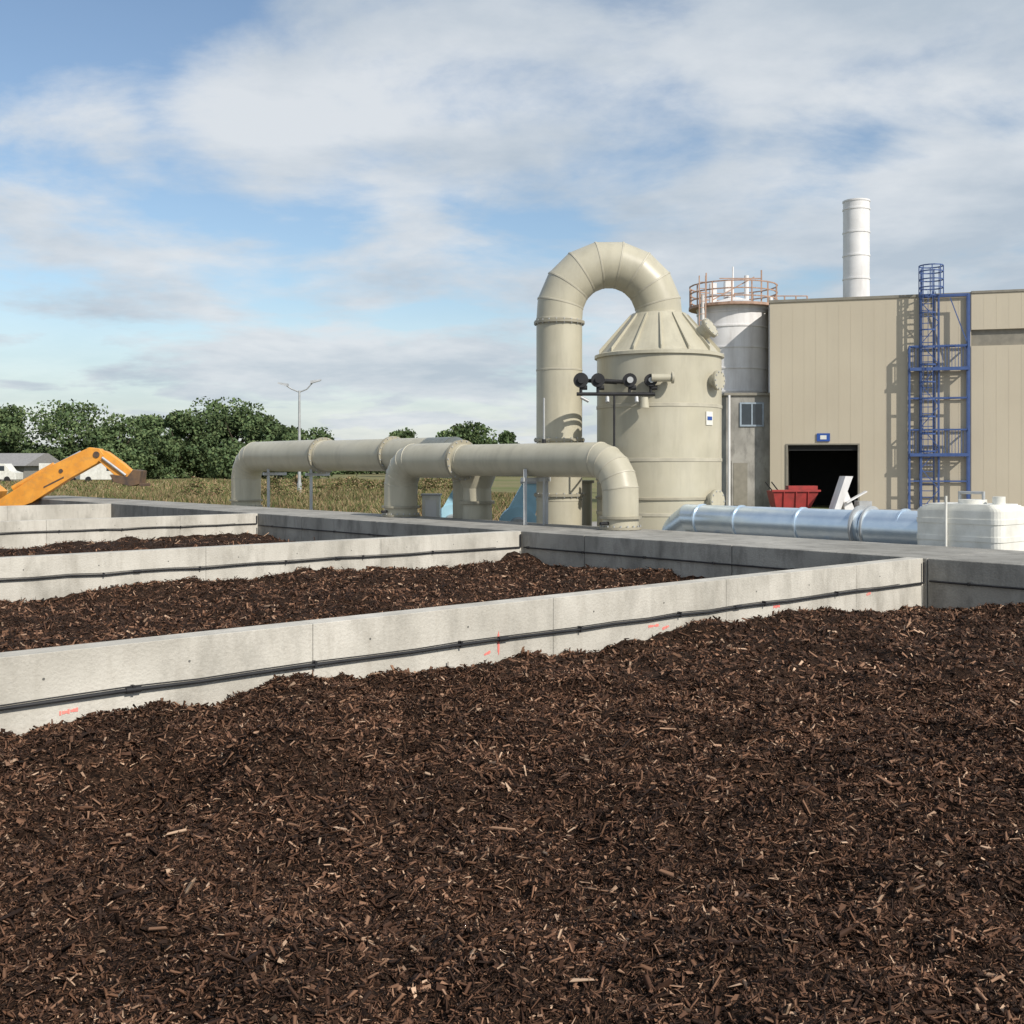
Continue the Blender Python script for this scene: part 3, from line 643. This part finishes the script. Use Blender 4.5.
for x in (-60,-53,-47.5): van(x,124+rng.uniform(-2,2),'white')
# ---------------------------------------------------------------- world
W=bpy.data.worlds.new('World');sc.world=W;W.use_nodes=True;nt=W.node_tree
bg=nt.nodes['Background'];bg.inputs['Strength'].default_value=0.125
sunh=Vector((.65,-.76,0));EL=math.radians(37)
sky=_n(nt,'ShaderNodeTexSky');sky.sky_type='NISHITA';sky.sun_disc=False;sky.sun_elevation=EL;sky.sun_rotation=math.atan2(.65,-.76)
sky.air_density=1.15;sky.dust_density=.4;sky.ozone_density=2.6
tc=_n(nt,'ShaderNodeTexCoord');sx=_n(nt,'ShaderNodeSeparateXYZ');nt.links.new(tc.outputs['Generated'],sx.inputs[0])
def mth(op,a,b=None):
    n=_n(nt,'ShaderNodeMath',operation=op)
    for i,q in enumerate((a,b)):
        if q is None: continue
        if isinstance(q,(int,float)): n.inputs[i].default_value=q
        else: nt.links.new(q,n.inputs[i])
    return n.outputs[0]
z=mth('ADD',mth('MAXIMUM',sx.outputs[2],0.0),.16)
cx=mth('DIVIDE',sx.outputs[0],z);cy=mth('DIVIDE',sx.outputs[1],z)
cb=_n(nt,'ShaderNodeCombineXYZ');nt.links.new(cx,cb.inputs[0]);nt.links.new(cy,cb.inputs[1])
def noise(scale,detail,off,rough=.55,dist=0.0):
    mp=_n(nt,'ShaderNodeMapping');mp.inputs['Location'].default_value=off;nt.links.new(cb.outputs[0],mp.inputs[0])
    n=_n(nt,'ShaderNodeTexNoise');n.inputs['Scale'].default_value=scale;n.inputs['Detail'].default_value=detail;n.inputs['Roughness'].default_value=rough;n.inputs['Distortion'].default_value=dist
    nt.links.new(mp.outputs[0],n.inputs['Vector']);return n.outputs['Fac']
big=noise(.55,3,(3.1,1.7,0));mid=noise(1.6,9,(5,2,0),.58,.2);sh=noise(1.3,8,(9,4,2),.58,.1)
def blob(az,el,width,amp):
    d=Vector((math.sin(az)*math.cos(el),math.cos(az)*math.cos(el),math.sin(el)))
    vm=_n(nt,'ShaderNodeVectorMath',operation='DOT_PRODUCT');nt.links.new(tc.outputs['Generated'],vm.inputs[0]);vm.inputs[1].default_value=d
    mr=_n(nt,'ShaderNodeMapRange',interpolation_type='SMOOTHSTEP');mr.inputs[1].default_value=math.cos(width);mr.inputs[2].default_value=1;mr.inputs[4].default_value=amp
    nt.links.new(vm.outputs['Value'],mr.inputs[0]);return mr.outputs[0]
R_=math.radians
cov=mth('ADD',mth('MULTIPLY',big,.55),mth('MULTIPLY',mid,.85))
for a,e_,w_,am in ((-22,21,12,-.15),(-12,13,7,-.14),(-22,9,8,-.06),(10,20,13,.07),(-13,16.5,5,.08),(16,20,9,.06),(22,10,7,.14),(-23,14,6,.10),(0,10,7,-.05),(18,14.5,4,-.05),(8,13.5,5,.05)):
    cov=mth('ADD',cov,blob(R_(a),R_(e_),R_(w_),am))
mr=_n(nt,'ShaderNodeMapRange',interpolation_type='SMOOTHSTEP');mr.inputs[1].default_value=.55;mr.inputs[2].default_value=.77;nt.links.new(cov,mr.inputs[0])
ccol=_n(nt,'ShaderNodeMix',data_type='RGBA');ccol.inputs[6].default_value=(3.9,4.5,5.15,1);ccol.inputs[7].default_value=(5.9,6.2,6.5,1)
m2=_n(nt,'ShaderNodeMapRange');m2.inputs[1].default_value=.38;m2.inputs[2].default_value=.60;nt.links.new(sh,m2.inputs[0]);nt.links.new(m2.outputs[0],ccol.inputs[0])
hz=_n(nt,'ShaderNodeMapRange',interpolation_type='SMOOTHSTEP');hz.inputs[1].default_value=0.0;hz.inputs[2].default_value=.17;hz.inputs[3].default_value=.80;hz.inputs[4].default_value=0.05;nt.links.new(sx.outputs[2],hz.inputs[0])
fac=mth('MULTIPLY',mth('MAXIMUM',mr.outputs[0],hz.outputs[0]),.94)
fm=_n(nt,'ShaderNodeMix',data_type='RGBA');nt.links.new(fac,fm.inputs[0]);nt.links.new(sky.outputs[0],fm.inputs[6]);nt.links.new(ccol.outputs[2],fm.inputs[7])
nt.links.new(fm.outputs[2],bg.inputs['Color'])
sl=bpy.data.lights.new('sun','SUN');sl.energy=4.3;sl.angle=math.radians(.5);sl.color=(1,.94,.85)
so=bpy.data.objects.new('sun',sl);COL.objects.link(so)
dv=Vector((sunh.x*math.cos(EL),sunh.y*math.cos(EL),math.sin(EL)));so.rotation_euler=dv.to_track_quat('Z','Y').to_euler();so.location=dv*50
# ---------------------------------------------------------------- camera
cd=bpy.data.cameras.new('camera');cd.sensor_width=36;cd.lens=36*1115/1024;cd.clip_end=6000;cd.shift_y=-47/1024
co=bpy.data.objects.new('camera',cd);COL.objects.link(co);co.location=(0,0,1.7);co.rotation_euler=(math.radians(90),0,0);sc.camera=co
